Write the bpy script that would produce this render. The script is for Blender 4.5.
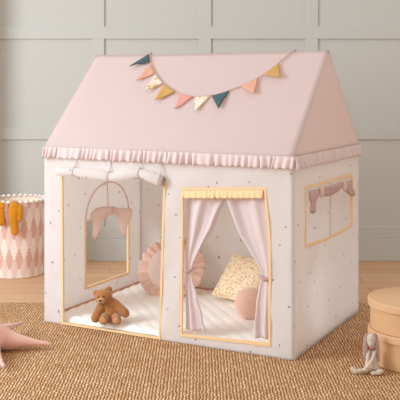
import bpy, bmesh, math, random
from mathutils import Vector, Matrix, noise
random.seed(7)
for o in list(bpy.data.objects):
    bpy.data.objects.remove(o)
SC = bpy.context.scene
COL = SC.collection
PI = math.pi

# ------------------------------------------------------------------ camera
CAM_H, FOC, HX, HY = 1.2, 866.5, 200.0, 86.4
cam_d = bpy.data.cameras.new('camera'); cam = bpy.data.objects.new('camera', cam_d); COL.objects.link(cam)
cam.location = (0, 0, CAM_H); cam.rotation_euler = (PI/2, 0, 0)
cam_d.sensor_width = 36; cam_d.sensor_fit = 'HORIZONTAL'
cam_d.lens = FOC/400*36
cam_d.shift_y = -(200-HY)/400
cam_d.clip_end = 60
SC.camera = cam

# ------------------------------------------------------------------ world, lights, exposure
w = bpy.data.worlds.new('world'); SC.world = w; w.use_nodes = True
bg = w.node_tree.nodes['Background']
bg.inputs[0].default_value = (1.0, 0.935, 0.875, 1); bg.inputs[1].default_value = 0.86

def area(name, loc, target, sx, sy, power, col):
    d = bpy.data.lights.new(name, 'AREA'); d.shape = 'RECTANGLE'; d.size = sx; d.size_y = sy
    d.energy = power; d.color = col
    o = bpy.data.objects.new(name, d); COL.objects.link(o); o.location = loc
    o.rotation_euler = (Vector(target)-Vector(loc)).to_track_quat('-Z', 'Y').to_euler()
    return o
area('window_daylight', (-3.3, 2.9, 1.9), (0.2, 4.6, 0.5), 1.6, 1.7, 108, (0.89, 0.985, 1.09))
SC.cycles.max_bounces = 16; SC.cycles.diffuse_bounces = 10; SC.cycles.transmission_bounces = 10
SC.view_settings.view_transform = 'Standard'
SC.view_settings.look = 'None'
SC.view_settings.gamma = 1
SC.view_settings.use_curve_mapping = False
SC.view_settings.exposure = 0.0

# ------------------------------------------------------------------ materials
def lin(c):
    def f(x):
        x /= 255.0
        return x/12.92 if x <= .04045 else ((x+.055)/1.055)**2.4
    return (f(c[0]), f(c[1]), f(c[2]), 1)

class NT:
    def __init__(s, name, rough=.85, sheen=0.0):
        s.m = bpy.data.materials.new(name); s.m.use_nodes = True
        s.t = s.m.node_tree; s.b = s.t.nodes['Principled BSDF']; s.out = s.t.nodes['Material Output']
        s.b.inputs['Roughness'].default_value = rough
        s.b.inputs['Specular IOR Level'].default_value = .2
        if sheen:
            s.b.inputs['Sheen Weight'].default_value = sheen
    def n(s, typ, **kw):
        nd = s.t.nodes.new(typ)
        for k, v in kw.items():
            if k.startswith('_'): setattr(nd, k[1:], v)
            elif k[0] == 'i' and k[1:].isdigit(): s.set(nd.inputs[int(k[1:])], v)
            else: s.set(nd.inputs[k.replace('__', ' ')], v)
        return nd
    def set(s, inp, v):
        if isinstance(v, bpy.types.NodeSocket): s.t.links.new(v, inp)
        else: inp.default_value = v
    def math(s, op, a, b=0.0, c=None):
        nd = s.n('ShaderNodeMath', _operation=op, i0=a, i1=b)
        if c is not None: s.set(nd.inputs[2], c)
        return nd.outputs[0]
    def mix(s, fac, a, b):
        nd = s.n('ShaderNodeMix', _data_type='RGBA')
        s.set(nd.inputs[0], fac); s.set(nd.inputs[6], a); s.set(nd.inputs[7], b)
        return nd.outputs[2]
    def coord(s, which='Object', scale=(1, 1, 1), rot=(0, 0, 0)):
        tc = s.n('ShaderNodeTexCoord')
        mp = s.n('ShaderNodeMapping'); s.set(mp.inputs[0], tc.outputs[which])
        mp.inputs['Scale'].default_value = scale; mp.inputs['Rotation'].default_value = rot
        return mp.outputs[0]
    def noise(s, vec, scale, detail=3.0):
        nd = s.n('ShaderNodeTexNoise', Vector=vec, Scale=scale, Detail=detail)
        return nd.outputs[0]
    def ramp(s, fac, lo, hi):
        nd = s.n('ShaderNodeMapRange', i0=fac, i1=lo, i2=hi)
        return nd.outputs[0]
    def color(s, c):
        s.set(s.b.inputs['Base Color'], c)
    def bump(s, h, strength=.3, dist=.003):
        nd = s.n('ShaderNodeBump', Strength=strength, Distance=dist, Height=h)
        s.set(s.b.inputs['Normal'], nd.outputs[0]); return nd.outputs[0]
    def translucent(s, fac, col, normal=None):
        tr = s.n('ShaderNodeBsdfTranslucent'); s.set(tr.inputs[0], col)
        if normal: s.set(tr.inputs[1], normal)
        mx = s.n('ShaderNodeMixShader'); mx.inputs[0].default_value = fac
        s.t.links.new(s.b.outputs[0], mx.inputs[1]); s.t.links.new(tr.outputs[0], mx.inputs[2])
        s.t.links.new(mx.outputs[0], s.out.inputs[0])

def cloth(name, c, var=.06, trans=0.0, weave=500, sheen=.15, fold=0.0, tcol=None):
    m = NT(name, .9, sheen); v = m.coord()
    col = lin(c); dark = tuple(x*(1-var*2) for x in col[:3])+(1,)
    k = m.mix(m.noise(v, 9), dark, col); m.color(k)
    nz = m.noise(v, weave, 2)
    if fold:
        nz = m.math('ADD', nz, m.math('MULTIPLY', m.noise(v, 14, 2), fold))
    b = m.bump(nz, .35, .0015)
    if trans: m.translucent(trans, lin(tcol) if tcol else k, b)
    return m.m

def print_cloth(name, base, spots, scale, size, rnd=.75, trans=0.0, uv=True, dens=None):
    """plain cloth printed with little sprigs"""
    m = NT(name, .9, .1); v = m.coord('UV' if uv else 'Object')
    nz = m.n('ShaderNodeTexNoise', Vector=v, Scale=90.0, Detail=1.0)
    off = m.n('ShaderNodeVectorMath', _operation='SCALE', i0=nz.outputs['Color']); off.inputs['Scale'].default_value = .016
    vv = m.n('ShaderNodeVectorMath', _operation='ADD', i0=v, i1=off.outputs[0]).outputs[0]
    vo = m.n('ShaderNodeTexVoronoi', _voronoi_dimensions='2D' if uv else '3D', Vector=vv, Scale=scale, Randomness=rnd)
    fac = m.math('LESS_THAN', vo.outputs['Distance'], size*scale)
    k = lin(base)
    if len(spots) == 1: sc = lin(spots[0])
    else:
        sep = m.n('ShaderNodeSeparateColor'); m.set(sep.inputs[0], vo.outputs['Color'])
        sc = m.mix(m.math('GREATER_THAN', sep.outputs[0], .5), lin(spots[0]), lin(spots[1]))
    c = m.mix(fac, k, sc); m.color(c)
    ov = m.coord()
    h = m.math('ADD', m.noise(ov, 500, 1), m.math('MULTIPLY', m.noise(ov, 12, 3), 3.0))
    b = m.bump(h, .35, .002)
    if trans: m.translucent(trans, c, b)
    return m.m

M = {}
M['wall'] = NT('painted_panelling', .6); M['wall'].color(lin((198, 199, 193)))
M['wall'] = M['wall'].m
M['roof'] = cloth('pink_canvas', (236, 222, 224), .02, .6, 420, .1, 2.0, (253, 246, 240))
M['ruffle'] = cloth('pink_ruffle_canvas', (240, 222, 219), .02, .2)
M['canvas'] = print_cloth('sprig_canvas', (249, 247, 246), [(190, 178, 184), (172, 166, 176)], 7.2, .0046, .8, .58)
M['plain'] = cloth('cream_canvas', (242, 239, 236), .02, .3)
M['trim'] = cloth('honey_tape', (251, 215, 163), .05)
M['valance'] = cloth('honey_ruffle_cloth', (252, 217, 168), .03)
M['curtain'] = cloth('lilac_pink_curtain_cloth', (242, 231, 232), .02, .28)
M['pinkpipe'] = cloth('dusty_pink_piping', (232, 204, 192), .05)
M['arch'] = cloth('blush_arch_cloth', (248, 240, 236), .02, .5)
M['swag'] = cloth('dusty_pink_swag_cloth', (253, 240, 234), .03, .5, fold=3.0)
M['swagside'] = cloth('mauve_pink_swag_cloth', (218, 184, 178), .04, .15, fold=3.0)
M['mat'] = cloth('ivory_quilt', (252, 248, 240), .02, 0, 300)
M['tuft'] = cloth('tuft_thread', (214, 204, 186), .03)
M['matpipe'] = cloth('clay_pink_piping', (206, 160, 136), .04)

m = NT('jute_weave', .95)
v = m.coord('Object')
sep = m.n('ShaderNodeSeparateXYZ', Vector=v)
px, py = 76.0, 36.0
wv = m.math('MULTIPLY', m.math('SUBTRACT', m.noise(m.coord('Object', (9, 9, 1)), 4, 2), .5), 1.3)
uu = m.math('ADD', m.math('MULTIPLY', sep.outputs[0], px), wv)
col_ = m.math('FLOOR', uu)
vv = m.math('ADD', m.math('MULTIPLY', sep.outputs[1], py), m.math('MULTIPLY', col_, .46))
row = m.math('FLOOR', vv)
fu = m.math('FRACT', uu); fv = m.math('FRACT', vv)
bu = m.math('SINE', m.math('MULTIPLY', fu, PI)); bv = m.math('SINE', m.math('MULTIPLY', fv, PI))
bead = m.math('MULTIPLY', bu, m.math('ADD', m.math('MULTIPLY', m.math('POWER', bv, .6), .75), .25))
cell = m.n('ShaderNodeCombineXYZ', X=col_, Y=row)
wn = m.n('ShaderNodeTexWhiteNoise', _noise_dimensions='2D'); m.set(wn.inputs[0], cell.outputs[0])
base = m.mix(wn.outputs[0], lin((214, 166, 118)), lin((244, 208, 164)))
big = m.noise(m.coord('Object', (1.2, 9, 1)), 2.2, 4)
base = m.mix(m.math('MULTIPLY', m.ramp(big, .4, .75), .35), base, lin((200, 144, 94)))
c = m.mix(m.ramp(bead, .08, .75), lin((134, 86, 50)), base); m.color(c)
m.bump(bead, .9, .006); M['rug'] = m.m
M['rugedge'] = cloth('jute_binding', (202, 156, 108), .1)

m = NT('oak_boards', .5)
v = m.coord('Object')
br = m.n('ShaderNodeTexBrick', Vector=v, Scale=1.0); br.offset = .37
br.inputs['Color1'].default_value = lin((220, 182, 146)); br.inputs['Color2'].default_value = lin((210, 168, 130))
br.inputs['Mortar'].default_value = lin((160, 116, 80)); br.inputs['Mortar Size'].default_value = .0025
br.inputs['Brick Width'].default_value = 1.6; br.inputs['Row Height'].default_value = .14
g = m.noise(m.coord('Object', (1.5, 30, 1)), 3, 5)
c = m.mix(m.math('MULTIPLY', m.ramp(g, .35, .75), .45), br.outputs[0], lin((188, 140, 98))); m.color(c)
M['floor'] = m.m

def kraft(name, c):
    m = NT(name, .6); v = m.coord('Object', (1, 1, 5))
    m.color(m.mix(m.noise(v, 30, 4), tuple(x*.93 for x in lin(c)[:3])+(1,), lin(c)))
    m.bump(m.noise(v, 200, 2), .15, .001); return m.m
M['box'] = kraft('kraft_card', (224, 180, 136))
M['boxin'] = kraft('kraft_card_lid', (228, 186, 144))

def fur(name, c, c2, scale=260, st=.8, d=.006):
    m = NT(name, 1.0, .5); v = m.coord()
    m.color(m.mix(m.noise(v, 45, 4), lin(c2), lin(c)))
    m.bump(m.noise(v, scale, 4), st, d); return m.m
M['bear'] = fur('brown_plush', (202, 140, 82), (168, 106, 54))
M['bearlight'] = fur('tan_plush', (222, 172, 120), (200, 146, 96))
M['dark'] = NT('dark_bead', .25); M['dark'].color(lin((40, 26, 20))); M['dark'] = M['dark'].m
M['bunny'] = cloth('cream_linen', (218, 202, 186), .05)
M['bunnyear'] = cloth('mauve_linen', (190, 166, 158), .05)
M['bunnybody'] = cloth('oatmeal_linen', (214, 196, 178), .05)
M['rust'] = cloth('rust_thread', (170, 100, 76), .05)
M['star'] = cloth('blush_velvet', (236, 184, 167), .06, 0, 500, .5)
M['mustard'] = cloth('mustard_plush', (214, 138, 16), .12, 0, 300, .4)
M['mauve'] = cloth('mauve_cloth', (190, 142, 140), .06)
M['bw'] = cloth('basket_cream', (246, 233, 224), .04)
M['bp'] = cloth('basket_blush', (238, 210, 198), .04)
M['bd'] = cloth('basket_dusty_pink', (224, 180, 165), .04)
M['blin'] = cloth('basket_lining', (242, 228, 206), .03)
M['ballc'] = cloth('terracotta_pink_velvet', (238, 194, 175), .05, 0, 500, .5)
M['rface'] = cloth('pale_pink_linen', (246, 228, 220), .02)
M['rfrill'] = cloth('rose_frill', (240, 208, 192), .04)
m = NT('ochre_floral', .9, .1); v = m.coord()
vo = m.n('ShaderNodeTexVoronoi', Vector=v, Scale=75.0)
f = m.math('LESS_THAN', vo.outputs['Distance'], .42)
sp = m.n('ShaderNodeSeparateColor'); m.set(sp.inputs[0], vo.outputs['Color'])
k = m.mix(m.math('GREATER_THAN', sp.outputs[0], .45), lin((220, 186, 126)), lin((252, 238, 206)))
k = m.mix(m.math('GREATER_THAN', sp.outputs[1], .8), k, lin((220, 176, 146)))
m.color(m.mix(f, lin((240, 222, 188)), k)); m.bump(m.noise(v, 60, 3), .3, .003); M['floral'] = m.m
M['teal'] = cloth('teal_felt', (72, 96, 100), .08)
M['ochre'] = cloth('ochre_felt', (206, 160, 92), .06)
M['peach'] = cloth('peach_print', (228, 170, 146), .08)
M['rose'] = cloth('rose_felt', (222, 158, 146), .06)
M['creamprint'] = print_cloth('cream_dotted_cloth', (236, 222, 200), [(190, 160, 110), (206, 150, 130)], 75, .0042, .9, 0, False)
M['creamleaf'] = print_cloth('cream_leaf_cloth', (232, 216, 194), [(206, 170, 110), (170, 130, 90)], 26, .015, .9, 0, False)
M['cord'] = cloth('cord_beige', (206, 166, 140), .1)

# ------------------------------------------------------------------ builders
def link(name, bm, mat, parent=None, smooth=True, mods=()):
    me = bpy.data.meshes.new(name)
    bmesh.ops.recalc_face_normals(bm, faces=bm.faces)
    bm.to_mesh(me); bm.free()
    for p in me.polygons: p.use_smooth = smooth
    mats = mat if isinstance(mat, (list, tuple)) else [mat]
    for a in mats: me.materials.append(a)
    o = bpy.data.objects.new(name, me); COL.objects.link(o)
    if parent: o.parent = parent
    for typ, kw in mods:
        md = o.modifiers.new(typ.lower(), typ)
        for k, val in kw.items(): setattr(md, k, val)
    return o
def thing(name, label, cat, loc=(0, 0, 0), rz=0.0, group=None):
    o = bpy.data.objects.new(name, None); COL.objects.link(o)
    o.empty_display_size = .05; o.location = loc; o.rotation_euler = (0, 0, rz)
    return tag(o, label, cat, group)
def tag(o, label, cat, group=None):
    o['label'] = label; o['category'] = cat
    if group: o['group'] = group
    return o
def struct(o):
    o['kind'] = 'structure'; return o
def box(bm, lo, hi, bev=0.0):
    r = bmesh.ops.create_cube(bm, size=1)
    for v_ in r['verts']:
        v_.co = Vector([(lo[i]+hi[i])/2+v_.co[i]*(hi[i]-lo[i]) for i in range(3)])
    if bev:
        es = list({e for v_ in r['verts'] for e in v_.link_edges})
        bmesh.ops.bevel(bm, geom=es, offset=bev, segments=2, affect='EDGES', profile=.5)
def lathe(bm, prof, seg=64, mat=None):
    rings = []
    for r, z in prof:
        if r < 1e-6: rings.append([bm.verts.new((0, 0, z))])
        else: rings.append([bm.verts.new((r*math.cos(2*PI*k/seg), r*math.sin(2*PI*k/seg), z)) for k in range(seg)])
    for a, b in zip(rings, rings[1:]):
        for k in range(seg):
            k2 = (k+1) % seg
            if len(a) == 1 and len(b) == 1: continue
            if len(a) == 1: bm.faces.new((a[0], b[k], b[k2]))
            elif len(b) == 1: bm.faces.new((a[k], a[k2], b[0]))
            else: bm.faces.new((a[k], a[k2], b[k2], b[k]))
def ell(bm, c, r, rot=None, sub=3):
    ret = bmesh.ops.create_icosphere(bm, subdivisions=sub, radius=1)
    mt = rot.to_matrix() if rot else Matrix.Identity(3)
    for v_ in ret['verts']:
        q = Vector((v_.co.x*r[0], v_.co.y*r[1], v_.co.z*r[2]))
        v_.co = mt @ q + Vector(c)
def capsule(bm, a, b, ra, rb, n=8):
    """tapered rounded limb made of a smooth tube with round ends"""
    a = Vector(a); b = Vector(b); d = (b-a); L = d.length; d.normalize()
    q = d.to_track_quat('Z', 'Y').to_matrix()
    prof = []
    for i in range(5): t = PI/2*(1-i/4); prof.append((ra*math.cos(t), -ra*math.sin(t)))
    for i in range(1, n): t = i/n; prof.append((ra+(rb-ra)*t, L*t))
    for i in range(5): t = PI/2*i/4; prof.append((rb*math.cos(t), L+rb*math.sin(t)))
    nv = len(bm.verts); lathe(bm, [(max(r, 0), z) for r, z in prof], 18)
    bm.verts.ensure_lookup_table()
    for v_ in bm.verts[nv:]: v_.co = q @ v_.co + a
def tube(bm, pts, r, seg=8, closed=False, flat=None):
    """swept tube; r a number or list; flat = (axis vector, factor) squashes it along an axis"""
    pts = [Vector(p) for p in pts]; n = len(pts); rings = []
    for i, p in enumerate(pts):
        if closed: t = pts[(i+1) % n]-pts[i-1]
        else: t = pts[min(i+1, n-1)]-pts[max(i-1, 0)]
        t.normalize()
        up = Vector((0, 0, 1)) if abs(t.z) < .92 else Vector((0, 1, 0))
        s = t.cross(up).normalized(); u_ = s.cross(t)
        rr = r[i] if isinstance(r, (list, tuple)) else r
        ring = []
        for k in range(seg):
            off = (s*math.cos(2*PI*k/seg)+u_*math.sin(2*PI*k/seg))*rr
            if flat: off = off-flat[0]*(off.dot(flat[0]))*(1-flat[1])
            ring.append(bm.verts.new(p+off))
        rings.append(ring)
    m_ = n if closed else n-1
    for i in range(m_):
        a, b = rings[i], rings[(i+1) % n]
        for k in range(seg): bm.faces.new((a[k], a[(k+1) % seg], b[(k+1) % seg], b[k]))
    if not closed:
        bm.faces.new(rings[0][::-1]); bm.faces.new(rings[-1])
def grid(bm, fn, nu, nv, uv=None):
    vs = [[bm.verts.new(fn(i/nu, j/nv)) for j in range(nv+1)] for i in range(nu+1)]
    for i in range(nu):
        for j in range(nv): bm.faces.new((vs[i][j], vs[i+1][j], vs[i+1][j+1], vs[i][j+1]))
    return vs
def spline(pts, n=10):
    """Catmull-Rom through 2-D or 3-D points"""
    P = [Vector(p) for p in pts]; P = [P[0]*2-P[1]]+P+[P[-1]*2-P[-2]]; out = []
    for i in range(1, len(P)-2):
        for k in range(n):
            t = k/n
            out.append(.5*((2*P[i])+(P[i+1]-P[i-1])*t+(2*P[i-1]-5*P[i]+4*P[i+1]-P[i+2])*t*t+(-P[i-1]+3*P[i]-3*P[i+1]+P[i+2])*t**3))
    out.append(P[-2]); return out
def lerp_tab(tab, x):
    if x <= tab[0][0]: return tab[0][1]
    for (a, fa), (b, fb) in zip(tab, tab[1:]):
        if x <= b: return fa+(fb-fa)*(x-a)/(b-a)
    return tab[-1][1]
def sm_tab(tab, x):
    if x <= tab[0][0]: return tab[0][1]
    for (a, fa), (b, fb) in zip(tab, tab[1:]):
        if x <= b:
            t = (x-a)/(b-a); t = t*t*(3-2*t); return fa+(fb-fa)*t
    return tab[-1][1]
SOFT = [('REMESH', dict(mode='VOXEL', voxel_size=.004)), ('SMOOTH', dict(factor=.6, iterations=6))]
def soft(vox=.004, it=6): return [('REMESH', dict(mode='VOXEL', voxel_size=vox, use_smooth_shade=True)), ('SMOOTH', dict(factor=.6, iterations=it))]

# ------------------------------------------------------------------ setting
FZ = -.006                      # bare floor; the rug's top is z = 0
bm = bmesh.new(); grid(bm, lambda u, v_: (-5+10*u, -1+8*v_, FZ), 2, 2)
struct(link('floor', bm, M['floor'], smooth=False))
WY = 6.0
bm = bmesh.new(); box(bm, (-5, WY, FZ), (5, WY+.12, 2.7)); struct(link('wall_back', bm, M['wall'], smooth=False))
ntrim = [0]
def trim(lo, hi):
    ntrim[0] += 1
    b_ = bmesh.new(); box(b_, lo, hi, .003); struct(link('trim_%d' % ntrim[0], b_, M['wall'], smooth=False))
K = WY/FOC
def zz(p): return CAM_H-(p-HY)*K
for a, b in ((26.5, 39), (127, 139.5), (226, 238.5)):
    trim((-5, WY-.014, zz(b)), (5, WY+.005, zz(a)))
trim((-5, WY-.014, 2.4), (5, WY+.005, 2.49))
zl = [(zz(238.5), zz(226)), (zz(139.5), zz(127)), (zz(39), zz(26.5)), (2.4, 2.49)]
for k in range(-6, 7):
    x1 = (104.5-HX)*K+k*106.7*K; x0 = x1-12.5*K
    for (a, b), (c_, d_) in zip(zl, zl[1:]):
        trim((x0, WY-.0135, b-.002), (x1, WY+.005, c_+.002))
bm = bmesh.new(); box(bm, (-1.95, WY-.24, FZ), (-1.455, WY, 2.7)); struct(link('unseen_shade_pier', bm, M['wall'], smooth=False))  # pier added out of view at left to shade the edge of the back wall
bm = bmesh.new(); box(bm, (-5, WY-.022, FZ), (5, WY+.004, zz(238.5)), .004)
struct(link('baseboard_back', bm, M['wall'], smooth=False))

# ------------------------------------------------------------------ rug
bm = bmesh.new(); box(bm, (-2.4, 2.3, FZ), (2.4, 4.815, 0.0), .002)
rug = link('rug', bm, M['rug'], smooth=False)
tag(rug, 'flat woven natural jute rug under the play tent', 'rug')

# ------------------------------------------------------------------ play tent
A = .4853; W_, D_, HE, HR = 1.3583, .9279, .8899, 1.3731
tx = Vector((math.cos(A), -math.sin(A), 0)); ty = Vector((math.sin(A), math.cos(A), 0))
ORG = Vector((-.79206, 4.41751, 0))
CTR = ORG+tx*W_/2+ty*D_/2
tent = thing('play_tent', 'house-shaped fabric play tent with pink ruffled roof and sprig-print cream walls', 'play tent', CTR+Vector((0, 0, .0015)), -A)
def L(x, y, z): return Vector((x-W_/2, y-D_/2, z))          # tent coordinates from its front left corner
def Wd(x, y, z): return ORG+tx*x+ty*y+Vector((0, 0, z))       # the same, in the room
def cast(px_, py_, p0, n_):                                    # where a sight line meets a plane of the tent
    d = Vector(((px_-HX)/FOC, 1, -(py_-HY)/FOC)); o_ = Vector((0, 0, CAM_H))
    q = o_+d*((p0-o_).dot(n_)/d.dot(n_))-ORG
    return q.dot(tx), q.dot(ty), q.z
def front_xz(px_, py_): q = cast(px_, py_, ORG, ty); return q[0], q[2]
def side_yz(px_, py_, x=W_): q = cast(px_, py_, ORG+tx*x, tx); return q[1], q[2]

def wob(x, y, s, amp, seed=0.0): return amp*(noise.noise(Vector((x*s+seed, y*s, seed*1.7)))+.5*noise.noise(Vector((x*s*2.3, y*s*2.3+seed, 3.1))))
def f_warp(x, z):
    dx = lerp_tab([(0, 0), (.12, -.006), (.69, .028), (.8, .005), (1.2, 0), (1.358, 0)], x)*z/.735
    k_ = max(0.0, min(1.0, (x-.9)/.3)) * max(0.0, min(1.0, (1.358-x)/.12))
    dx += k_*sm_tab([(0, .018), (.45, .02), (.75, -.004), (.9, 0)], z)
    dz = lerp_tab([(0, 0), (.8, 0), (1.25, .026), (1.358, .03)], x)*min(1, z/.06)*max(0, min(1, (.87-z)/.1))
    return x+dx, z+dz
def front(x, z, off=0.0):
    X, Z = f_warp(x, z); return L(X, off, Z)
def cuts(n0, n1, marks, step):
    ms = sorted(set([n0, n1]+list(marks))); out = []
    for a, b in zip(ms, ms[1:]):
        k_ = max(1, round((b-a)/step)); out += [a+(b-a)*i/k_ for i in range(k_)]
    return out+[n1]
def wall(name, wid, z0, z1, holes, place, amp, seed, mat):
    bm = bmesh.new(); uvl = bm.loops.layers.uv.new('UVMap')
    xs = cuts(0, wid, [h[0] for h in holes]+[h[2] for h in holes], .022)
    zs = cuts(z0, z1, [h[1] for h in holes]+[h[3] for h in holes], .022)
    V = {}
    def vert(i, j):
        if (i, j) not in V:
            x, z = xs[i], zs[j]
            e = min(1, x/.05, (wid-x)/.05)*min(1, max(0, z)/.1+.3)
            V[i, j] = (bm.verts.new(place(x, z, wob(x, z, 6, amp, seed)*e)), (x+seed, z))
        return V[i, j]
    for i in range(len(xs)-1):
        for j in range(len(zs)-1):
            cx, cz = (xs[i]+xs[i+1])/2, (zs[j]+zs[j+1])/2
            if any(h[0] < cx < h[2] and h[1] < cz < h[3] for h in holes): continue
            q = [vert(i, j), vert(i+1, j), vert(i+1, j+1), vert(i, j+1)]
            f_ = bm.faces.new([a[0] for a in q])
            for lp, a in zip(f_.loops, q): lp[uvl].uv = a[1]
    return link(name, bm, mat, tent, mods=[('SOLIDIFY', dict(thickness=.003, offset=0))])
DOOR = (.121, .008, .676, .753); CURT = (.803, .044, 1.222, .716)
WIN = (.142, .485, .803, .735); ARCH = (.357, .103, .782, .46)
wall('front_wall', W_, 0, .875, [DOOR, CURT], front, .008, 0.0, M['canvas'])
def w_warp(y, z):                       # the side window sags a little at its lower corners
    if .1 < y < .85 and .4 < z < .8: 
        return z - .012*math.sin(PI*(y-.142)/.66)*max(0, min(1, (.6-z)/.1)) if .142 < y < .803 else z
    return z
def right(y, z, off=0.0): return L(W_+off, y, w_warp(y, z))
def left(y, z, off=0.0): return L(off, y, z)
def back(x, z, off=0.0): return L(x, D_+off, z)
wall('right_wall', D_, 0, .875, [WIN], right, .005, 5.3, M['canvas'])
wall('left_wall', D_, 0, .875, [ARCH], left, .004, 9.1, M['canvas'])
wall('back_wall', W_, 0, .875, [], back, .005, 13.7, M['canvas'])

# roof: two slopes and two gables, soft noise so it reads as canvas
bm = bmesh.new()
def slope(sgn):
    def fn(u, v_):
        x = W_*u; y = v_*D_/2; e = 4*u*(1-u)*4*v_*(1-v_)
        z = HE+(HR-HE)*v_ - .004*math.sin(PI*u)*v_**3
        d = wob(x, y*1.9, 3.0, .005, 2.2)*e
        yy = y if sgn > 0 else D_-y
        return L(x, yy-sgn*d*.7-sgn*.006*(1-v_), z+d*.7-.006*e)
    grid(bm, fn, 44, 26)
slope(1); slope(-1)
for xg, sg in ((0, -1), (W_, 1)):
    def fn(u, v_):
        y = D_/2+(u-.5)*D_*(1-v_); e = 4*u*(1-u)*4*v_*(1-v_)
        return L(xg+sg*(.004*(1-v_))+sg*wob(y, v_, 4, .004, xg)*e, y, HE+(HR-HE)*v_)
    grid(bm, fn, 24, 24)
bmesh.ops.remove_doubles(bm, verts=bm.verts, dist=.0004)
roof = link('roof', bm, M['roof'], tent, mods=[('SOLIDIFY', dict(thickness=.003, offset=-1))])

def ruffle(name, p0, p1, nrm, h, wl, amp, mat, parent, seed, top=.0, down=Vector((0, 0, -1)), flare=.010):
    rnd = random.Random(seed); p0 = Vector(p0); p1 = Vector(p1); nrm = Vector(nrm); Ln = (p1-p0).length
    ph = [0.0]; s_ = 0.0; seqs = []
    while s_ < Ln:
        a = wl*rnd.uniform(.5, 1.6); seqs.append((s_, a, rnd.uniform(.35, 1.35), rnd.uniform(-.7, .5))); s_ += a
    us = []
    for (s0, a, am, sk) in seqs:
        for k_ in range(8):
            t = k_/8
            if s0+a*t <= Ln: us.append((s0+a*t, math.sin(2*PI*t)*am, sk))
    us.append((Ln, 0, 0))
    bm = bmesh.new(); nv = 6; rows = []
    for (s0, sv, sk) in us:
        col_ = []
        for j in range(nv+1):
            t = j/nv; p = p0+(p1-p0)*(s0/Ln)
            amp_t = amp*(.25+.75*t)
            p = p+nrm*(.004+flare*t*.6+amp_t*(sv+.6))+down*(h*t*(1+.05*sv))+(p1-p0).normalized()*(sk*wl*.5*t)
            col_.append(bm.verts.new(p))
        rows.append(col_)
    for a, b in zip(rows, rows[1:]):
        for j in range(nv): bm.faces.new((a[j], b[j], b[j+1], a[j+1]))
    return link(name, bm, mat, parent, mods=[('SOLIDIFY', dict(thickness=.002, offset=0))])
RH = .054; zt = HE+.002
ruffle('roof_ruffle', L(-.002, -.004, zt), L(W_+.006, -.004, zt), (0, -1, 0), RH, .030, .011, M['ruffle'], tent, 1)
ruffle('roof_ruffle', L(W_+.004, -.006, zt), L(W_+.004, D_, zt), (1, 0, 0), RH, .030, .010, M['ruffle'], tent, 2)
ruffle('roof_ruffle', L(-.001, -.002, zt), L(-.001, D_, zt), (-1, 0, 0), RH, .032, .004, M['ruffle'], tent, 3, flare=.002)
ruffle('roof_ruffle', L(-.006, D_+.004, zt), L(W_+.006, D_+.004, zt), (0, 1, 0), RH, .032, .004, M['ruffle'], tent, 4, flare=.002)

def strip(bm, a, b, wid_dir, w0, place, thick, n=24):
    """flat tape from a to b in wall coordinates, w0 wide toward wid_dir"""
    a = Vector(a); b = Vector(b); wd = Vector(wid_dir)*w0
    r0 = []
    for i in range(n+1):
        p = a+(b-a)*i/n; q = p+wd
        ring = [bm.verts.new(place(c_[0], c_[1], o_)) for c_, o_ in ((p, -thick), (q, -thick), (q, thick), (p, thick))]
        r0.append(ring)
    for s, e in zip(r0, r0[1:]):
        for k_ in range(4): bm.faces.new((s[k_], s[(k_+1) % 4], e[(k_+1) % 4], e[k_]))
    bm.faces.new(r0[0][::-1]); bm.faces.new(r0[-1])
def frame(name, h, tw, place, mat, sides='lrbt', thick=.0055):
    bm = bmesh.new(); x0, z0, x1, z1 = h
    if 'l' in sides: strip(bm, (x0, z0), (x0, z1), (-1, 0), tw, place, thick)
    if 'r' in sides: strip(bm, (x1, z0), (x1, z1), (1, 0), tw, place, thick)
    if 'b' in sides: strip(bm, (x0-tw, z0), (x1+tw, z0), (0, -1), min(tw, z0+.001), place, thick+.0006)
    if 't' in sides: strip(bm, (x0-tw, z1), (x1+tw, z1), (0, 1), tw, place, thick+.0006)
    return link(name, bm, mat, tent, smooth=False)
frame('doorway_trim', (DOOR[0], .012, DOOR[2], DOOR[3]), .010, front, M['trim'], 'lrb')
frame('curtain_opening_trim', CURT, .010, front, M['trim'])
frame('window_trim', WIN, .010, right, M['trim'])
bm = bmesh.new(); y0, z0, y1, z1 = ARCH
strip(bm, (y0, z0), (y0, z1), (-1, 0), .010, left, .006); strip(bm, (y1, z0), (y1, z1), (1, 0), .010, left, .006)
strip(bm, (y0-.01, z0), (y1+.01, z0), (0, -1), .010, left, .0066)
link('arched_window_trim', bm, M['trim'], tent, smooth=False)

# arch of blush cloth above the low window, piped, with a centre seam
ac, ab, az, at = (y0+y1)/2, (y1-y0)/2+.004, .455, .655
arc = [(ac+ab*math.cos(PI*k_/28), az+(at-az)*math.sin(PI*k_/28)**.9) for k_ in range(29)]
bm = bmesh.new(); tube(bm, [L(.006, a, b) for a, b in arc], .0042, 6); arch = link('arch_piping', bm, M['pinkpipe'], tent)
bm = bmesh.new(); tube(bm, [L(.0065, ac-.01+.012*t, at-.004-(at-.47)*t) for t in [k_/8 for k_ in range(9)]], .0032, 6); link('centre_seam', bm, M['pinkpipe'], arch)

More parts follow.
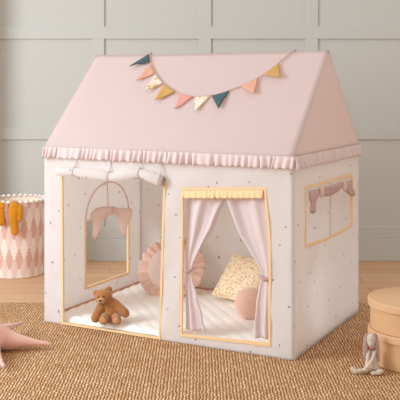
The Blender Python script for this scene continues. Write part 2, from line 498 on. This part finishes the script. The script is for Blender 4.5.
def puff(name, outline, place, depth, mat, parent, off, seed=0):
    """soft hanging cloth: an outline in the wall's plane, filled, gathered into folds and given thickness"""
    P = spline(list(outline)+[outline[0]], 5)[:-1]
    P = [Vector((p[0], p[1])) for p in P]; n = len(P); c_ = sum(P, Vector((0, 0)))/n
    bm = bmesh.new(); rings = []
    for s, d in ((-1, 1), ):
        pass
    K_ = 5
    for side in (1, -1):
        rs = []
        for k_ in range(K_+1):
            f_ = 1-k_/K_*.999
            hgt = math.sqrt(max(0, 1-f_*f_))*depth/2
            ring = []
            for p in P:
                q = c_+(p-c_)*f_
                fold = .35*depth*math.sin((q.x*90+q.y*40)+seed)*(1-f_)
                ring.append(bm.verts.new(place(q.x, q.y, off+side*hgt+fold)))
            rs.append(ring)
        for a, b in zip(rs, rs[1:]):
            for i in range(n): bm.faces.new((a[i], a[(i+1) % n], b[(i+1) % n], b[i]))
        bm.faces.new(rs[-1])
    bmesh.ops.remove_doubles(bm, verts=bm.verts, dist=.0001)
    return link(name, bm, mat, parent)
lf = lambda pts: [side_yz(a, b, 0.0) for a, b in pts]
sw = puff('window_swag', lf([(87.5, 213), (94, 208), (103, 206.5), (110, 207), (110.5, 212.5), (104, 215), (99, 222), (95.5, 232), (92, 239.5), (88.5, 238), (89, 228), (87.8, 220)]), left, .02, M['swag'], tent, .022)
puff('window_swag', lf([(109.5, 207), (116, 208), (124, 208.5), (129, 209.5), (128.5, 217), (126, 221), (124.5, 227), (123.5, 236.5), (120.5, 236), (116, 224), (112.5, 215.5), (109.5, 212)]), left, .02, M['swag'], tent, .02, 1.3)
yk, zk = side_yz(109.5, 210, 0.0)
bm = bmesh.new(); ell(bm, L(.034, yk, zk), (.012, .016, .02)); link('swag_tie', bm, M['pinkpipe'], tent)

# side window: mullion tape and gathered scarf
ym, zm = side_yz(330, 232); bm = bmesh.new()
strip(bm, (ym, WIN[1]-.006), (ym, WIN[3]), (1, 0), .006, right, .003, 12); link('window_mullion', bm, M['pinkpipe'], tent, smooth=False)
rt = lambda pts: [side_yz(298+a/5, 170+b/5) for a, b in pts]
puff('window_swag', rt([(44, 108), (95, 96), (98, 118), (84, 148), (77, 180), (75, 214), (51, 214), (54, 170), (44, 138)]), right, .014, M['swagside'], tent, .010)
puff('window_swag', rt([(92, 97), (130, 84), (180, 70), (216, 62), (214, 84), (190, 108), (160, 126), (128, 133), (100, 126)]), right, .018, M['swagside'], tent, .011, 2.0)
puff('window_swag', rt([(208, 64), (240, 56), (262, 54), (262, 84), (277, 118), (268, 132), (244, 124), (214, 94)]), right, .014, M['swagside'], tent, .010, 4.0)
for p in ((96, 112), (212, 82)):
    y_, z_ = side_yz(298+p[0]/5, 170+p[1]/5); bm = bmesh.new()
    ell(bm, L(W_+.022, y_, z_), (.011, .014, .026)); link('swag_tie', bm, M['pinkpipe'], tent)

# rolled-up door flap with its ties
roll_px = [(60.5, 171, 4.6), (68, 171.3, 4.8), (77, 171.5, 4.2), (86, 173, 4.8), (98, 174.5, 5.2), (108, 176, 4.8), (112, 176.5, 4.0), (118, 176.5, 4.6), (128, 174.5, 5.2), (138, 173, 4.6), (142, 172.6, 3.8), (147, 174.5, 4.8), (156, 178, 5.3), (163, 181, 5.0)]
pp = []
for a, b, c_ in roll_px:
    x, z = front_xz(a, b); pp.append((x, z, c_*.0050))
P = spline(pp, 6)
bm = bmesh.new()
pts = [L(p[0], -.020, p[1]) for p in P]
uvl = bm.loops.layers.uv.new('UVMap')
tube(bm, pts, [p[2] for p in P], 20)
for f_ in bm.faces:
    for lp in f_.loops: lp[uvl].uv = (lp.vert.co.x*1.0, lp.vert.co.z*1.3+lp.vert.co.y*1.1)
roll = link('rolled_door_flap', bm, M['canvas'], tent)
x, z = front_xz(165, 181); bm = bmesh.new()
sp_ = [L(x+.002, -.020+(.004+.017*t)*math.cos(t*14), z+(.004+.017*t)*math.sin(t*14)) for t in [k_/50 for k_ in range(51)]]
tube(bm, sp_, .0028, 6); link('roll_end', bm, M['bunnyear'], roll)
for a, b in ((77, 171.5), (111.5, 176.4), (142, 172.6), (162.5, 180.6)):
    x, z = front_xz(a, b); bm = bmesh.new()
    r_ = .025 if a > 150 else .0225
    loop = [L(x+.002*math.sin(t*3), -.020+r_*math.cos(t), z+r_*1.02*math.sin(t)) for t in [2*PI*k_/24 for k_ in range(24)]]
    tube(bm, loop, .0035, 6, True)
    top = .838
    tube(bm, [L(x, -.004, top), L(x, -.012, (top+z+r_)/2), L(x, -.018, z+r_)], .003, 6)
    link('flap_tie', bm, M['curtain'], roll)

# gathered valance over the curtains
x0, z0, x1, z1 = CURT
a = front(x0, z1-.002, -.004); b = front(x1-.004, z1-.002, -.004)
ruffle('valance', a, b, (0, -1, 0), .036, .022, .004, M['valance'], tent, 9, flare=.004)

# curtains, tied back
def curtain(top, knot, bot, pleats, seed, flip):
    """top/knot/bot: list rows (z, outer x, inner x)"""
    rows = top+[knot]+bot; zs = [r[0] for r in rows]
    tabo = [(r[0], r[1]) for r in rows][::-1]; tabi = [(r[0], r[2]) for r in rows][::-1]
    zk = knot[0]
    bm = bmesh.new(); nz = 64; nu = 60
    def fn(u, v_):
        z = zs[0]+(zs[-1]-zs[0])*v_
        xo, xi = sm_tab(tabo, z), sm_tab(tabi, z)
        if z > zk+.02: xi = lerp_tab(tabi, z)
        x = xo+(xi-xo)*u
        d = abs(z-zk); wdt = abs(xi-xo)
        amp_ = min(.012, .003+.04*d)*min(1.0, .45+wdt*3)
        y = .022+amp_*math.sin(2*PI*pleats*(u**1.15)+seed+.8*math.sin(3*v_))+.003*math.sin(2*PI*(pleats*2.3)*u+seed*2)*min(1, d*5)
        tu = max(0, u-.80)/.20; y += .034*tu*tu*min(1, d*6)*(1 if z > zk else .3); x -= (xi-xo)*.05*tu*tu
        return front(x, z, y)
    grid(bm, fn, nu, nz)
    o = link('curtain', bm, M['curtain'], tent, mods=[('SOLIDIFY', dict(thickness=.002, offset=0))])
    bm = bmesh.new(); xa, xb = knot[1], knot[2]; xc = (xa+xb)/2; rx = abs(xb-xa)/2+.005
    lp_ = [front(xc+rx*math.cos(t), zk+.004*math.sin(t*2)-.004*math.cos(t)*(1 if flip else -1), .02+.024*math.sin(t)) for t in [2*PI*k_/28 for k_ in range(28)]]
    tube(bm, lp_, .0055, 8, True, (Vector((0, 0, 1)), 1.4)); link('tieback', bm, M['swagside'], o)
    return o
def fx(a, b): return front_xz(a, b)
curtain([(.708, .805, 1.032), (.66, .805, 1.010), (.60, .804, .975), (.53, .804, .943), (.47, .804, .905), (.41, .804, .868), (.37, .806, .846)], (.338, .808, .834), [(.30, .806, .842), (.22, .804, .868), (.12, .803, .900), (.058, .803, .916)], 1.6, .9, False)
curtain([(.708, 1.220, .985), (.64, 1.220, 1.004), (.57, 1.220, 1.030), (.51, 1.220, 1.056), (.44, 1.220, 1.105), (.38, 1.219, 1.148), (.35, 1.217, 1.166)], (.322, 1.213, 1.172), [(.28, 1.214, 1.160), (.2, 1.217, 1.146), (.1, 1.219, 1.138), (.052, 1.220, 1.142)], 1.6, 2.4, True)

# tent's own cloth floor
bm = bmesh.new(); box(bm, tuple(L(.004, .004, .001)), tuple(L(W_-.004, D_-.004, .004))); link('tent_floor', bm, M['plain'], tent, smooth=False)

# ------------------------------------------------------------------ bunting on the roof
SL = Vector((0, D_/2, HR-HE)).normalized(); NR = Vector((0, -(HR-HE), D_/2)).normalized()
RN_w = tx*NR.x+ty*NR.y+Vector((0, 0, 1))*NR.z
def roofpt(px_, py_, lift=.009):
    q = cast(px_, py_, ORG+Vector((0, 0, HE)), RN_w); return Wd(*q)+RN_w*lift
bt_o = Wd(.77, .25, 1.15)
bunting = thing('bunting', 'bunting of small coloured triangle flags draped across the pink tent roof', 'bunting', bt_o)
cord_px = [(149.8, 56), (150.6, 63), (153.5, 69.5), (158, 77.5), (165, 86), (175.5, 93), (186, 96.5), (198, 97.8), (211, 96.8), (221, 94.5), (232, 90.8), (245, 86), (259, 79.3), (269, 72.5), (279, 64.5), (288, 56.8), (293, 53)]
cp = [roofpt(a, b)-bt_o for a, b in cord_px]
back_n = tx*0+ty*(HR-HE)+Vector((0, 0, 1))*(D_/2)
over = lambda p: [p+ty*.03+Vector((0, 0, .018)), p+ty*.06+Vector((0, 0, -.002))]
bm = bmesh.new(); c3 = spline([tuple(p) for p in cp], 5)
e0 = Vector(c3[0]); e1 = Vector(c3[-1])
def ridge_end(p, x):
    r = Wd(x, D_/2, HR+.010)-bt_o
    return [r, Wd(x, D_/2+.03, HR-.018)-bt_o, Wd(x, D_/2+.10, HR-.086)-bt_o]
tube(bm, ridge_end(e0, .352)[::-1]+c3+ridge_end(e1, 1.182), .0028, 6)
link('cord', bm, M['cord'], bunting)
flags = [
 ((149.6, 55.6), (150.6, 63.6), (131, 69), 'teal', 'dark teal flag'),
 ((151.2, 64.2), (155, 74.5), (137, 83.3), 'peach', 'peach print flag'),
 ((156, 75.5), (163.5, 84.5), (146.7, 94), 'creamleaf', 'cream flag with ochre leaves'),
 ((165, 85.8), (176, 93.2), (156, 103.2), 'ochre', 'ochre flag'),
 ((180, 94.6), (194, 97.6), (175.5, 111.3), 'rose', 'rose pink flag'),
 ((195.2, 97.6), (210.8, 97), (196, 114), 'creamprint', 'cream dotted flag'),
 ((212, 96.8), (230, 91.6), (219.5, 110.8), 'teal', 'dark teal flag'),
 ((241, 87.2), (258.8, 79.4), (255.5, 97), 'peach', 'peach flag'),
 ((264.5, 76.2), (279, 64.8), (282, 81.2), 'ochre', 'ochre flag')]
for i, (a, b, c_, mt, lb) in enumerate(flags):
    pa, pb, pc = (roofpt(*q, lift=.010)-bt_o for q in (a, b, c_))
    bm = bmesh.new(); n = 10; rows = []
    for r in range(n+1):
        t = r/n; row_ = []
        for s in range(n-r+1):
            k_ = s/n
            p = pa*(1-t-k_)+pb*k_+pc*t
            cu = .012*t*t+.004*math.sin(5*k_+i)*math.sin(PI*t)+.003*math.sin(i*2.1+4*t)*t
            row_.append(bm.verts.new(p+RN_w*(max(0.0, cu))))
        rows.append(row_)
    for r in range(n):
        A_, B_ = rows[r], rows[r+1]
        for s in range(len(B_)):
            bm.faces.new((A_[s], A_[s+1], B_[s]))
            if s+1 < len(B_): bm.faces.new((A_[s+1], B_[s+1], B_[s]))
    o = link('flag', bm, M[mt], bunting, mods=[('SOLIDIFY', dict(thickness=.004, offset=1))])
    o['label'] = lb

# ------------------------------------------------------------------ quilted mat in the tent
MT = .040
mat_o = thing('floor_mat', 'ivory quilted play mat lying inside the play tent', 'mat', Wd(W_/2, D_/2, .004), -A)
mx0, mx1, my0, my1 = .035, W_-.03, .022, D_-.04
def Lm(x, y, z): return Vector((x-W_/2, y-D_/2, z-.004))
bm = bmesh.new()
tp = .085
def fm(u, v_):
    x = mx0+(mx1-mx0)*u; y = my0+(my1-my0)*v_
    e = min(1, min(x-mx0, mx1-x)/.02, min(y-my0, my1-y)/.02); e = math.sqrt(max(0, 1-(1-e)**2))
    a = x/tp; b = y/tp; r_ = (abs(math.sin(PI*(a+b)/1))*abs(math.sin(PI*(a-b)/1)))**.45
    return Lm(x, y, .010+(MT-.012)*e*(.78+.22*r_)+.002*noise.noise(Vector((x*9, y*9, 1))))
grid(bm, fm, 170, 120)
def fb(u, v_): return Lm(mx0+(mx1-mx0)*u, my0+(my1-my0)*v_, .0045)
grid(bm, fb, 1, 1)
mq = link('quilt', bm, M['mat'], mat_o)
def rrect(x0, y0, x1, y1, r, z, n=6):
    out = []
    for cx, cy, a0 in ((x1-r, y0+r, -PI/2), (x1-r, y1-r, 0), (x0+r, y1-r, PI/2), (x0+r, y0+r, PI)):
        for k_ in range(n+1): out.append(Lm(cx+r*math.cos(a0+PI/2*k_/n), cy+r*math.sin(a0+PI/2*k_/n), z))
    return out
bm = bmesh.new(); tube(bm, rrect(mx0+.004, my0+.004, mx1-.004, my1-.004, .015, .036)[3:-3], .0075, 8); link('piping', bm, M['matpipe'], mat_o)

# ------------------------------------------------------------------ cushions in the tent
# round frilled cushion leaning on the back wall
def frill_cushion():
    c = Wd(.325, .735, MT+.004)
    t = thing('round_cushion', 'round pale pink cushion with a rose frill leaning on the tent back wall', 'cushion', c, -A*.45)
    R_, tilt = .138, math.radians(-38)           # leans back
    mt = Matrix.Translation((0, 0, .125)) @ Matrix.Rotation(tilt, 4, 'X')
    # disc lies in local XZ, facing -Y
    bm = bmesh.new()
    for s in (1, -1):
        def fn(u, v_):
            a = 2*PI*u; r_ = R_*v_
            h_ = .05*math.sqrt(max(0, 1-v_**2.2))+.0015*math.sin(a*13)*v_
            return mt @ Vector((r_*math.cos(a), -s*h_, r_*math.sin(a)))
        grid(bm, fn, 56, 14)
    bmesh.ops.remove_doubles(bm, verts=bm.verts, dist=.0003)
    link('cushion_pad', bm, M['rface'], t)
    bm = bmesh.new()
    def fr_(u, v_):
        a = 2*PI*u; w_ = math.sin(a*22+math.sin(a*5)*1.4)
        r_ = R_-.008+.064*v_
        return mt @ Vector((r_*math.cos(a), w_*.014*(.3+.7*v_)+.004*math.sin(a*53)*v_-.002, r_*math.sin(a)))
    grid(bm, fr_, 264, 5); bmesh.ops.remove_doubles(bm, verts=bm.verts, dist=.0002)
    link('frill', bm, M['rfrill'], t, mods=[('SOLIDIFY', dict(thickness=.0025, offset=0))])
frill_cushion()
def square_cushion():
    c = Wd(.775, .735, MT+.004)
    t = thing('square_cushion', 'square ochre floral cushion leaning in the tent behind the round pink one', 'cushion', c, -A-.12)
    S = .140; mt = Matrix.Translation((0, 0, .112)) @ Matrix.Rotation(math.radians(-46), 4, 'X') @ Matrix.Rotation(math.radians(3), 4, 'Y')
    bm = bmesh.new()
    for s in (1, -1):
        def fn(u, v_):
            a, b = 2*u-1, 2*v_-1
            h_ = .052*((1-a*a)*(1-b*b))**.42
            pin = 1-.06*(1-a*a) if abs(b) > abs(a) else 1-.06*(1-b*b)
            return mt @ Vector((a*S*(1-.05*(1-b*b)), -s*h_, b*S*(1-.05*(1-a*a))))
        grid(bm, fn, 26, 26)
    bmesh.ops.remove_doubles(bm, verts=bm.verts, dist=.0004)
    link('cushion_pad', bm, M['floral'], t)
    bm = bmesh.new(); e = []
    for (a0, b0, a1, b1) in ((-1, -1, 1, -1), (1, -1, 1, 1), (1, 1, -1, 1), (-1, 1, -1, -1)):
        for k_ in range(12):
            a = a0+(a1-a0)*k_/12; b = b0+(b1-b0)*k_/12
            e.append(mt @ Vector((a*S*(1-.05*(1-b*b)), 0, b*S*(1-.05*(1-a*a)))))
    tube(bm, e, .004, 6, True); link('piping', bm, M['floral'], t)
square_cushion()
bm = bmesh.new(); bmesh.ops.create_uvsphere(bm, u_segments=40, v_segments=24, radius=.081)
for v_ in bm.verts:
    a = math.atan2(v_.co.y, v_.co.x); v_.co *= 1+.008*math.sin(a*5)*(1-abs(v_.co.z)/.081)
    v_.co.z = max(v_.co.z*.96, -.074)
o = link('ball_cushion', bm, M['ballc'])
o.location = Wd(.955, .43, MT+.072); tag(o, 'small round terracotta pink velvet ball cushion on the mat by the right curtain', 'cushion')

# ------------------------------------------------------------------ teddy bear
bb = Vector((-.452, 4.285, MT-.002))
bear = thing('teddy_bear', 'brown plush teddy bear sitting on the mat in the tent doorway', 'teddy bear', bb)
ctex = bpy.data.textures.new('fur_clumps', 'CLOUDS'); ctex.noise_scale = .006
def furry(v_=.0032): return soft(v_, 4)+[('DISPLACE', dict(texture=ctex, strength=.007, mid_level=.5, texture_coords='LOCAL'))]
bm = bmesh.new(); ell(bm, (.014, .004, .050), (.049, .040, .050)); ell(bm, (.004, .0, .086), (.040, .034, .036))
link('body', bm, M['bear'], bear, mods=furry())
bm = bmesh.new(); hq = Matrix.Rotation(math.radians(-16), 3, 'Y').to_euler()
ell(bm, (-.024, -.012, .128), (.043, .038, .037), hq); ell(bm, (-.030, -.030, .117), (.030, .024, .024), hq)
head = link('head', bm, M['bear'], bear, mods=furry())
for p in ((-.061, -.002, .141), (.002, -.002, .160)):
    bm = bmesh.new(); ell(bm, p, (.017, .010, .016)); e_ = link('ear', bm, M['bear'], head, mods=furry(.0026))
bm = bmesh.new(); ell(bm, (-.032, -.050, .115), (.019, .016, .015)); link('muzzle', bm, M['bearlight'], head)
bm = bmesh.new(); ell(bm, (-.035, -.066, .119), (.006, .004, .0045)); link('nose', bm, M['dark'], head)
for p in ((-.046, -.049, .131), (-.018, -.052, .136)):
    bm = bmesh.new(); ell(bm, p, (.0036, .003, .0036)); link('eye', bm, M['dark'], head)
bm = bmesh.new(); capsule(bm, (.026, -.004, .088), (.078, -.026, .054), .026, .022); ell(bm, (.084, -.028, .047), (.022, .020, .022)); link('arm', bm, M['bear'], bear, mods=furry())
bm = bmesh.new(); capsule(bm, (-.032, -.006, .080), (-.056, -.024, .038), .024, .022); ell(bm, (-.060, -.030, .025), (.023, .022, .023)); link('arm', bm, M['bear'], bear, mods=furry())
for xh, xf in ((-.014, -.018), (.036, .046)):
    bm = bmesh.new(); capsule(bm, (xh, -.015, .028), (xf, -.058, .024), .026, .022); ell(bm, (xf, -.068, .025), (.023, .015, .022)); lg = link('leg', bm, M['bear'], bear, mods=furry())
    bm = bmesh.new(); ell(bm, (xf, -.081, .0255), (.016, .005, .015)); link('foot_pad', bm, M['bearlight'], lg)

# ------------------------------------------------------------------ storage basket at the back left
BR, BH = .182, .470
bc = Vector((-1.176, 5.585, FZ))
basket = thing('storage_basket', 'round fabric storage basket with pink and cream hexagon print at far left', 'basket', bc)
bm = bmesh.new(); seg, nrow = 180, 90
def brad(a, z):
    t = z/BH
    return BR*(.93+.09*math.sin(min(1, t*1.15)*PI*.5)-.02*t)+.004*noise.noise(Vector((math.cos(a)*2.2, math.sin(a)*2.2, z*5)))
vs = []
for j in range(nrow+1):
    z = BH*j/nrow; ringv = []
    for k_ in range(seg):
        a = 2*PI*k_/seg; r_ = brad(a, z)
        if j == 0: r_ *= .97
        ringv.append(bm.verts.new((r_*math.cos(a), r_*math.sin(a), z)))
    vs.append(ringv)
NC, HL = 36, .125
for j in range(nrow):
    for k_ in range(seg):
        f_ = bm.faces.new((vs[j][k_], vs[j][(k_+1) % seg], vs[j+1][(k_+1) % seg], vs[j+1][k_]))
        c_ = (k_+.5)/seg*NC; z = (j+.5)/nrow*BH; ci = int(c_); fu_ = c_-ci
        best = None                                       # nearest stretched hexagon centre on a staggered lattice
        for dc in (-1, 0, 1):
            cc = ci+dc
            zc0 = (cc % 2)*.5
            rr = round(z/HL-zc0); 
            d = max(abs(c_-cc-.5)*1.0, abs(z/HL-zc0-rr)*1.05+abs(c_-cc-.5)*.58)
            if best is None or d < best[0]: best = (d, cc % NC, rr)
        f_.material_index = (best[1]-(best[2]-best[1]//2)) % 3
bm.faces.new(vs[0][::-1])
link('basket_body', bm, [M['bw'], M['bp'], M['bd']], basket, mods=[('SOLIDIFY', dict(thickness=.004, offset=-1))])
bm = bmesh.new(); lathe(bm, [(BR*.985, BH), (BR*.99, BH+.008), (BR*.96, BH+.008), (BR*.945, BH-.02), (BR*.93, .05), (0, .05)], 64); link('lining', bm, M['blin'], basket)
bm = bmesh.new()
for k_ in range(30):
    a = 2*PI*k_/30; ell(bm, (BR*.98*math.cos(a), BR*.98*math.sin(a), BH+.012), (.015, .015, .012), None, 2)
link('scalloped_edge', bm, M['bw'], basket)

toy = thing('plush_toy', 'mustard yellow soft toy with limbs dangling over the basket rim', 'soft toy', (bc.x-.02, bc.y-.04, FZ+BH*.55))
def tl(px_, py_, dep): 
    return Vector(((px_-HX)*dep/FOC, dep, CAM_H-(py_-HY)*dep/FOC))-Vector(toy.location)
def limb(name, pts, mat):
    bm = bmesh.new(); P_ = spline([tuple(p[:3]) for p in pts], 6); R_ = [q[0] for q in spline([(p[3], 0) for p in pts], 6)]
    tube(bm, P_, R_, 14, False, (Vector((0, 1, 0)), .6)); ell(bm, P_[-1], (R_[-1], R_[-1]*.6, R_[-1])); ell(bm, P_[0], (R_[0], R_[0]*.6, R_[0]))
    return link(name, bm, mat, toy, mods=soft(.005, 4))
def lp(a, b, d, r_): return tuple(tl(a, b, d))+(r_,)
limb('leg', [lp(14, 208, 5.50, .020), lp(14.5, 205.5, 5.415, .032), lp(14.2, 209, 5.382, .036), lp(13.6, 216, 5.374, .033), lp(14, 225, 5.372, .027), lp(15, 232, 5.368, .024)], M['mustard'])
limb('arm', [lp(19, 205.5, 5.43, .018), lp(19.5, 208, 5.385, .022), lp(19.6, 213, 5.374, .021), lp(19.6, 219, 5.371, .019)], M['mustard'])
limb('leg', [lp(2, 208, 5.50, .020), lp(1.5, 205.5, 5.43, .030), lp(1, 209, 5.390, .033), lp(.6, 215, 5.380, .031), lp(1.2, 222, 5.375, .027)], M['mustard'])
limb('ear', [lp(7.2, 205, 5.43, .011), lp(7, 206, 5.385, .014), lp(7.4, 216, 5.378, .017), lp(9, 224, 5.375, .008)], M['mauve'])
bm = bmesh.new(); ell(bm, (0, .02, .145), (.085, .06, .05)); link('body', bm, M['mustard'], toy)

# ------------------------------------------------------------------ starfish cushion at the front left
sc_ = Vector((-.985, 3.935, 0))
bm = bmesh.new()
for k_, (x_, y_, tz) in enumerate(((.305, .005, .022), (.110, .310, .035), (-.24, .20, .03), (-.25, -.19, .03), (.162, -.300, .020))):
    d_ = Vector((x_, y_, 0)).normalized()
    p0 = Vector((.03*d_.x, .03*d_.y, .050)); p1 = Vector((x_, y_, tz))
    n = 9
    for i in range(n):
        t0, t1 = i/n, (i+1)/n
        wd_ = .060 if k_ == 1 else .072; ra = wd_*(1-t0)**1.6+.012; rb = wd_*(1-t1)**1.6+.012
        q0 = p0.lerp(p1, t0); q1 = p0.lerp(p1, t1)
        q0.z = max(q0.z, ra*.8); q1.z = max(q1.z, rb*.8)
        capsule(bm, q0, q1, ra*.86, rb*.86, 3)
ell(bm, (0, 0, .050), (.125, .125, .050))
star = link('starfish_cushion', bm, M['star'], mods=soft(.007, 10)); star.location = sc_+Vector((0, 0, .006))
tag(star, 'puffy blush pink starfish cushion lying on the rug at front left', 'cushion')

# ------------------------------------------------------------------ two round boxes, stacked
def hat_box(z0, hb, hl, R, label):
    t = thing('hat_box', label, 'box', (.946, 3.79, z0), 0, 'stacked round kraft boxes')
    bm = bmesh.new(); H_ = hb+hl-.004
    lathe(bm, [(0, 0), (R-.009, 0), (R-.006, .003), (R-.006, H_), (R-.010, H_), (R-.010, .006), (0, .006)], 96)
    link('box_body', bm, M['box'], t, mods=[('EDGE_SPLIT', dict(split_angle=.7))])
    bm = bmesh.new(); z1 = hb; z2 = hb+hl
    lathe(bm, [(R-.005, z1), (R+.005, z1), (R+.005, z2-.004), (R+.001, z2), (0, z2), (0, z2-.003), (R-.005, z2-.003), (R-.005, z1)], 96)
    link('lid', bm, M['boxin'], t, mods=[('EDGE_SPLIT', dict(split_angle=.7))])
hat_box(0.001, .117, .029, .204, 'lower round kraft box with lid, standing on the rug')
hat_box(.1475, .099, .030, .204, 'upper round kraft box with lid, on top of the other')

# ------------------------------------------------------------------ bunny doll leaning on the boxes
bo = Vector((.718, 3.640, .001))
bun = thing('bunny_doll', 'cream linen bunny doll with long mauve ears sitting against the round boxes', 'doll', bo, 0); bun.scale = (.92, .92, .92)
S_ = .00423
def bp(px_, py_, y): return Vector(((px_-371.0)*S_*(3.668+y)/3.668, y, (374.5-py_)*S_ + .326*y*.98))
bm = bmesh.new()
capsule(bm, (.012, .010, .024), (.006, .020, .092), .026, .016); ell(bm, (.012, .006, .022), (.030, .024, .022))
link('body', bm, M['bunnybody'], bun, mods=soft(.0035))
bm = bmesh.new(); ell(bm, (.001, .002, .148), (.0215, .022, .030), Matrix.Rotation(math.radians(24), 3, 'X').to_euler()); ell(bm, (-.001, -.006, .132), (.015, .016, .018))
hd = link('head', bm, M['bunny'], bun, mods=soft(.0035))
for pts in ([(-.010, .006, .172), (-.020, .004, .160), (-.024, 0, .125), (-.026, -.002, .085), (-.025, -.002, .056)], [(.012, .006, .172), (.022, .006, .160), (.027, .004, .12), (.031, .004, .08), (.036, .002, .046)]):
    bm = bmesh.new(); P_ = spline(pts, 6); n = len(P_)
    tube(bm, P_, [.004+.008*math.sin(PI*min(1, (i+1)/n*.9+.05)) for i in range(n)], 12, False, (Vector((0, 1, 0)), .4)); link('ear', bm, M['bunnyear'], hd)
bm = bmesh.new(); ell(bm, (-.001, -.022, .124), (.004, .003, .003)); link('nose', bm, M['rust'], hd)
bm = bmesh.new(); lp_ = [(.004+.016*math.cos(t), .010+.016*math.sin(t), .104) for t in [2*PI*k_/20 for k_ in range(20)]]; tube(bm, lp_, .0035, 8, True); link('collar', bm, M['rust'], bun)
for pts in ([(.018, .004, .092), (.004, -.024, .070), (-.020, -.042, .042), (-.038, -.050, .026)], [(-.010, .004, .092), (-.018, -.014, .066), (-.026, -.034, .040), (-.032, -.046, .022)]):
    bm = bmesh.new(); P_ = spline(pts, 6); tube(bm, P_, .0085, 12); ell(bm, P_[-1], (.010, .010, .010)); ell(bm, P_[0], (.0085,)*3); link('arm', bm, M['bunny'], bun, mods=soft(.0035, 3))
bm = bmesh.new(); P_ = spline([(.002, -.008, .018), (-.030, -.026, .016), (-.064, -.034, .014), (-.080, -.036, .014)], 6); tube(bm, P_, .0105, 12); capsule(bm, (-.078, -.036, .013), (-.090, -.030, .024), .0115, .010); link('leg', bm, M['bunny'], bun, mods=soft(.0035, 3))
bm = bmesh.new(); P_ = spline([(.020, -.006, .018), (.026, -.026, .015), (.028, -.040, .014)], 6); tube(bm, P_, .011, 12); capsule(bm, (.020, -.050, .011), (.040, -.044, .017), .011, .010); link('leg', bm, M['bunny'], bun, mods=soft(.0035, 3))
bm = bmesh.new(); ell(bm, (.004, -.052, .011), (.015, .010, .010), None); link('foot', bm, M['bunny'], bun)
